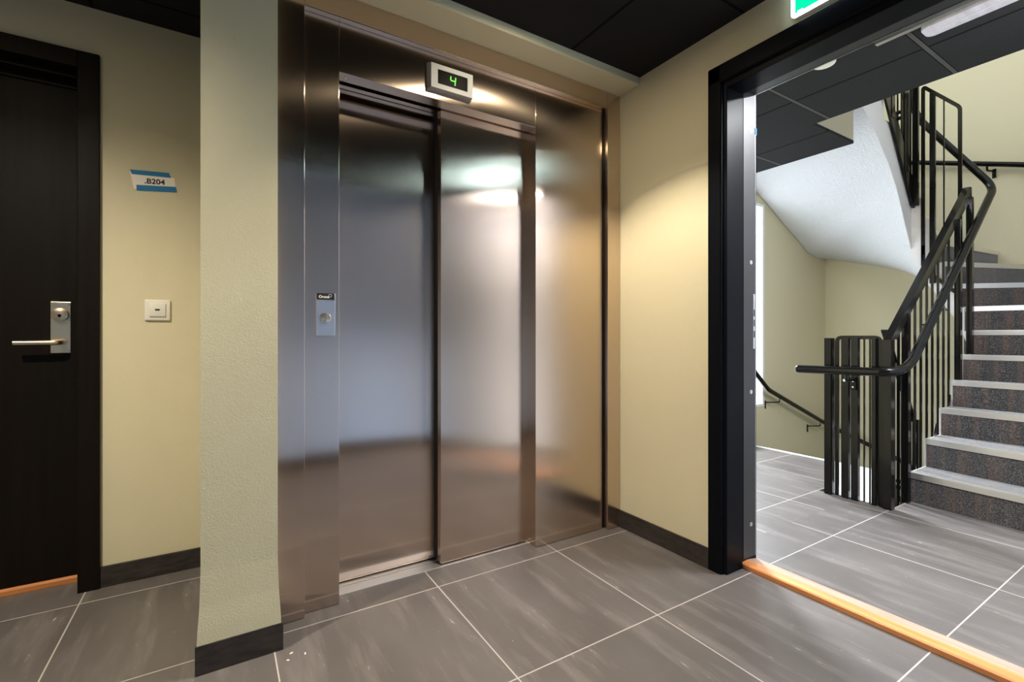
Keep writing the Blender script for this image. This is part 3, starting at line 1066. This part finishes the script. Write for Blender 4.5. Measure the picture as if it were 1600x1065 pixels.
# railing of the upper flight (its foot shows under the ceiling) and the same one a floor below
YU = -0.272
up = thing('balustrade', (3.1, YU, 2.0), 'black steel railing of the upper flight, cut off by the charcoal ceiling', 'railing')
S0, S1 = Vector((2.74, YU, 2.90)), Vector((3.345, YU, 2.065))
sz = lambda x: S1.z + (S1.x - x) * 1.40
obj('bottom_rail', prism([(2.72, sz(2.72) - 0.06), (3.30, 2.05), (3.34, 2.03), (3.34, 2.20), (2.72, sz(2.72) + 0.125)], 'y', YU - 0.008, YU + 0.008), 'rail', up, bevel=0.001)
tz = lambda x: 2.98 + (3.45 - x) * 1.35
obj('post', box(3.305, 3.333, -0.310, -0.272, 2.04, tz(3.32)), 'rail', up, bevel=0.001)
for x, wx in ((2.93, 0.06), (3.18, 0.09)):
    obj('post', box(x - wx / 2, x + wx / 2, YU - 0.012, YU + 0.012, max(2.04, sz(x)), tz(x)), 'rail', up, bevel=0.001)
for x in (3.032, 3.105, 3.275):
    obj('baluster', box(x - 0.005, x + 0.005, YU - 0.005, YU + 0.005, sz(x), tz(x)), 'rail', up)
obj('top_rail', bar((2.80, YU, tz(2.80)), (3.335, YU, tz(3.335)), 0.042, 0.012, None, (0, 1, 0)), 'rail', up)
for z in (2.71, 2.665):
    obj('bracket', disc((3.032, YU + 0.008, z), 0.014, (0, -1, 0), 0.03, None, 12), 'rail', up)
lo = copy_tree(up, -2.80)
lo['label'] = 'black steel railing of the flight going down, seen through the well'

# handrail tube that follows the well
hr = thing('handrail', (XP, -0.4, 0.8), 'black tubular handrail wrapping the landing railing and climbing the stair', 'handrail')
path = fillet([(1.885, -0.135, 0.797), (1.885, -0.655, 0.806), (2.09, -0.66, 0.845), (3.655, -0.66, 2.145), (3.66, -0.19, 2.86), (2.9, -0.19, 3.75)], 0.10, 8)
obj('tube', tube(path, 0.0255, n=20, dome=True), 'rail', hr, smooth=True)


def bracket_bm(p, wall, drop=0.05, r=0.006):
    """curved arm from the underside of a tube to a plate on the wall point"""
    p, wv = Vector(p), Vector(wall)
    b_ = tube(fillet([p, p + Vector((0, 0, -drop)), Vector((wv.x, wv.y, p.z - drop))], 0.015, 4), r, n=8)
    d = (Vector((wv.x, wv.y, 0)) - Vector((p.x, p.y, 0))).normalized()
    side = Vector((-d.y, d.x, 0))
    c = Vector((wv.x, wv.y, p.z - drop - 0.022)) - d * 0.003
    return bar(c + Vector((0, 0, 0.04)), c - Vector((0, 0, 0.04)), 0.028, 0.006, b_, side)


br = obj('bracket', bracket_bm((1.885, -0.41, 0.782), (1.962, -0.418), 0.04, 0.008), 'rail', hr, smooth=True)
for p, r in (((1.955, -0.418, 0.735), 0.005), ((1.955, -0.418, 0.700), 0.005), ((1.90, -0.395, 0.742), 0.008)):
    obj('bolt', disc(p, r, (-1, 0, 0), 0.005, None, 12), 'chrome', br)
for x in (2.45, 3.17):
    z = 0.845 + (x - 2.09) * (2.145 - 0.845) / (3.655 - 2.09)
    b = tube(fillet([(x, -0.66, z - 0.02), (x, -0.66, z - 0.06), (x, -0.603, z - 0.06)], 0.015, 4), 0.006, n=8)
    obj('bracket', b, 'rail', hr, smooth=True)

# wall handrails
wr = thing('handrail', (3.6, 0.80, 0.3), 'slim black handrail sloping down the window wall beside the flight down', 'handrail')
path = fillet([(2.78, 0.80, 0.80), (3.158, 0.80, 0.498), (4.35, 0.80, 0.030), (4.35, 0.17, -0.205), (4.35, -0.9, -0.75)], 0.06, 6)
obj('tube', tube(path, 0.0215, n=16), 'rail', wr, smooth=True)
for x in (3.36, 4.16):
    z = 0.498 + (x - 3.158) * (0.030 - 0.498) / (4.35 - 3.158)
    obj('bracket', bracket_bm((x, 0.80, z - 0.01), (x - 0.13, YL), 0.05), 'rail', wr, smooth=True)
ur = thing('handrail', (4.35, -0.4, 2.5), 'black handrail on the beige wall at the turn of the stair', 'handrail')
obj('tube', tube(fillet([(3.6, 0.80, 3.05), (4.35, 0.80, 2.86), (4.35, 0.04, 2.686), (4.35, -0.69, 2.440), (4.35, -1.55, 2.05)], 0.06), 0.0215, n=16), 'rail', ur, smooth=True)
for y in (-0.46, 0.35):
    obj('bracket', bracket_bm((4.35, y, 2.51 if y < 0 else 2.74), (XB, y - 0.03), 0.05, 0.008), 'rail', ur, smooth=True)

# ------------------------------------------------------------------ hall ceiling light and detector
cl2 = thing('ceiling_light', (1.31, -1.35, ZH), 'long frosted white light fitting on the charcoal landing ceiling', 'light')
obj('base_tray', box(1.238, 1.330, -1.645, -0.985, ZH - 0.010, ZH - 0.0005, bev=0.003), 'plastic', cl2)
t = prism([(q, p) for p, q in rrect(-0.966, -1.66, 1.232, 1.334, 0.03)], 'z', ZH - 0.034, ZH - 0.010, bev=0.006)
cv = obj('cover', t, 'diffuser', cl2, smooth=True)
obj('lamp_strip', box(1.276, 1.286, -1.60, -1.03, ZH - 0.0352, ZH - 0.0338), 'fascia', cv)
light('lamp_glow', 'AREA', (1.283, -1.31, ZH - 0.037), L_HALL, (0.95, 0.96, 1.0), cl2, shape='RECTANGLE', size=0.08, size_y=0.62)
t = disc((1.208, -0.598, ZH), 0.052, (0, 0, -1), 0.006, None, 32, r2=0.048, bev=0.001)
disc((1.208, -0.598, ZH - 0.006), 0.03, (0, 0, -1), 0.003, t, 24, r2=0.028)
tag(obj('smoke_detector', t, 'plastic', None, smooth=True), 'small round white detector on the charcoal ceiling over the doorway', 'detector')
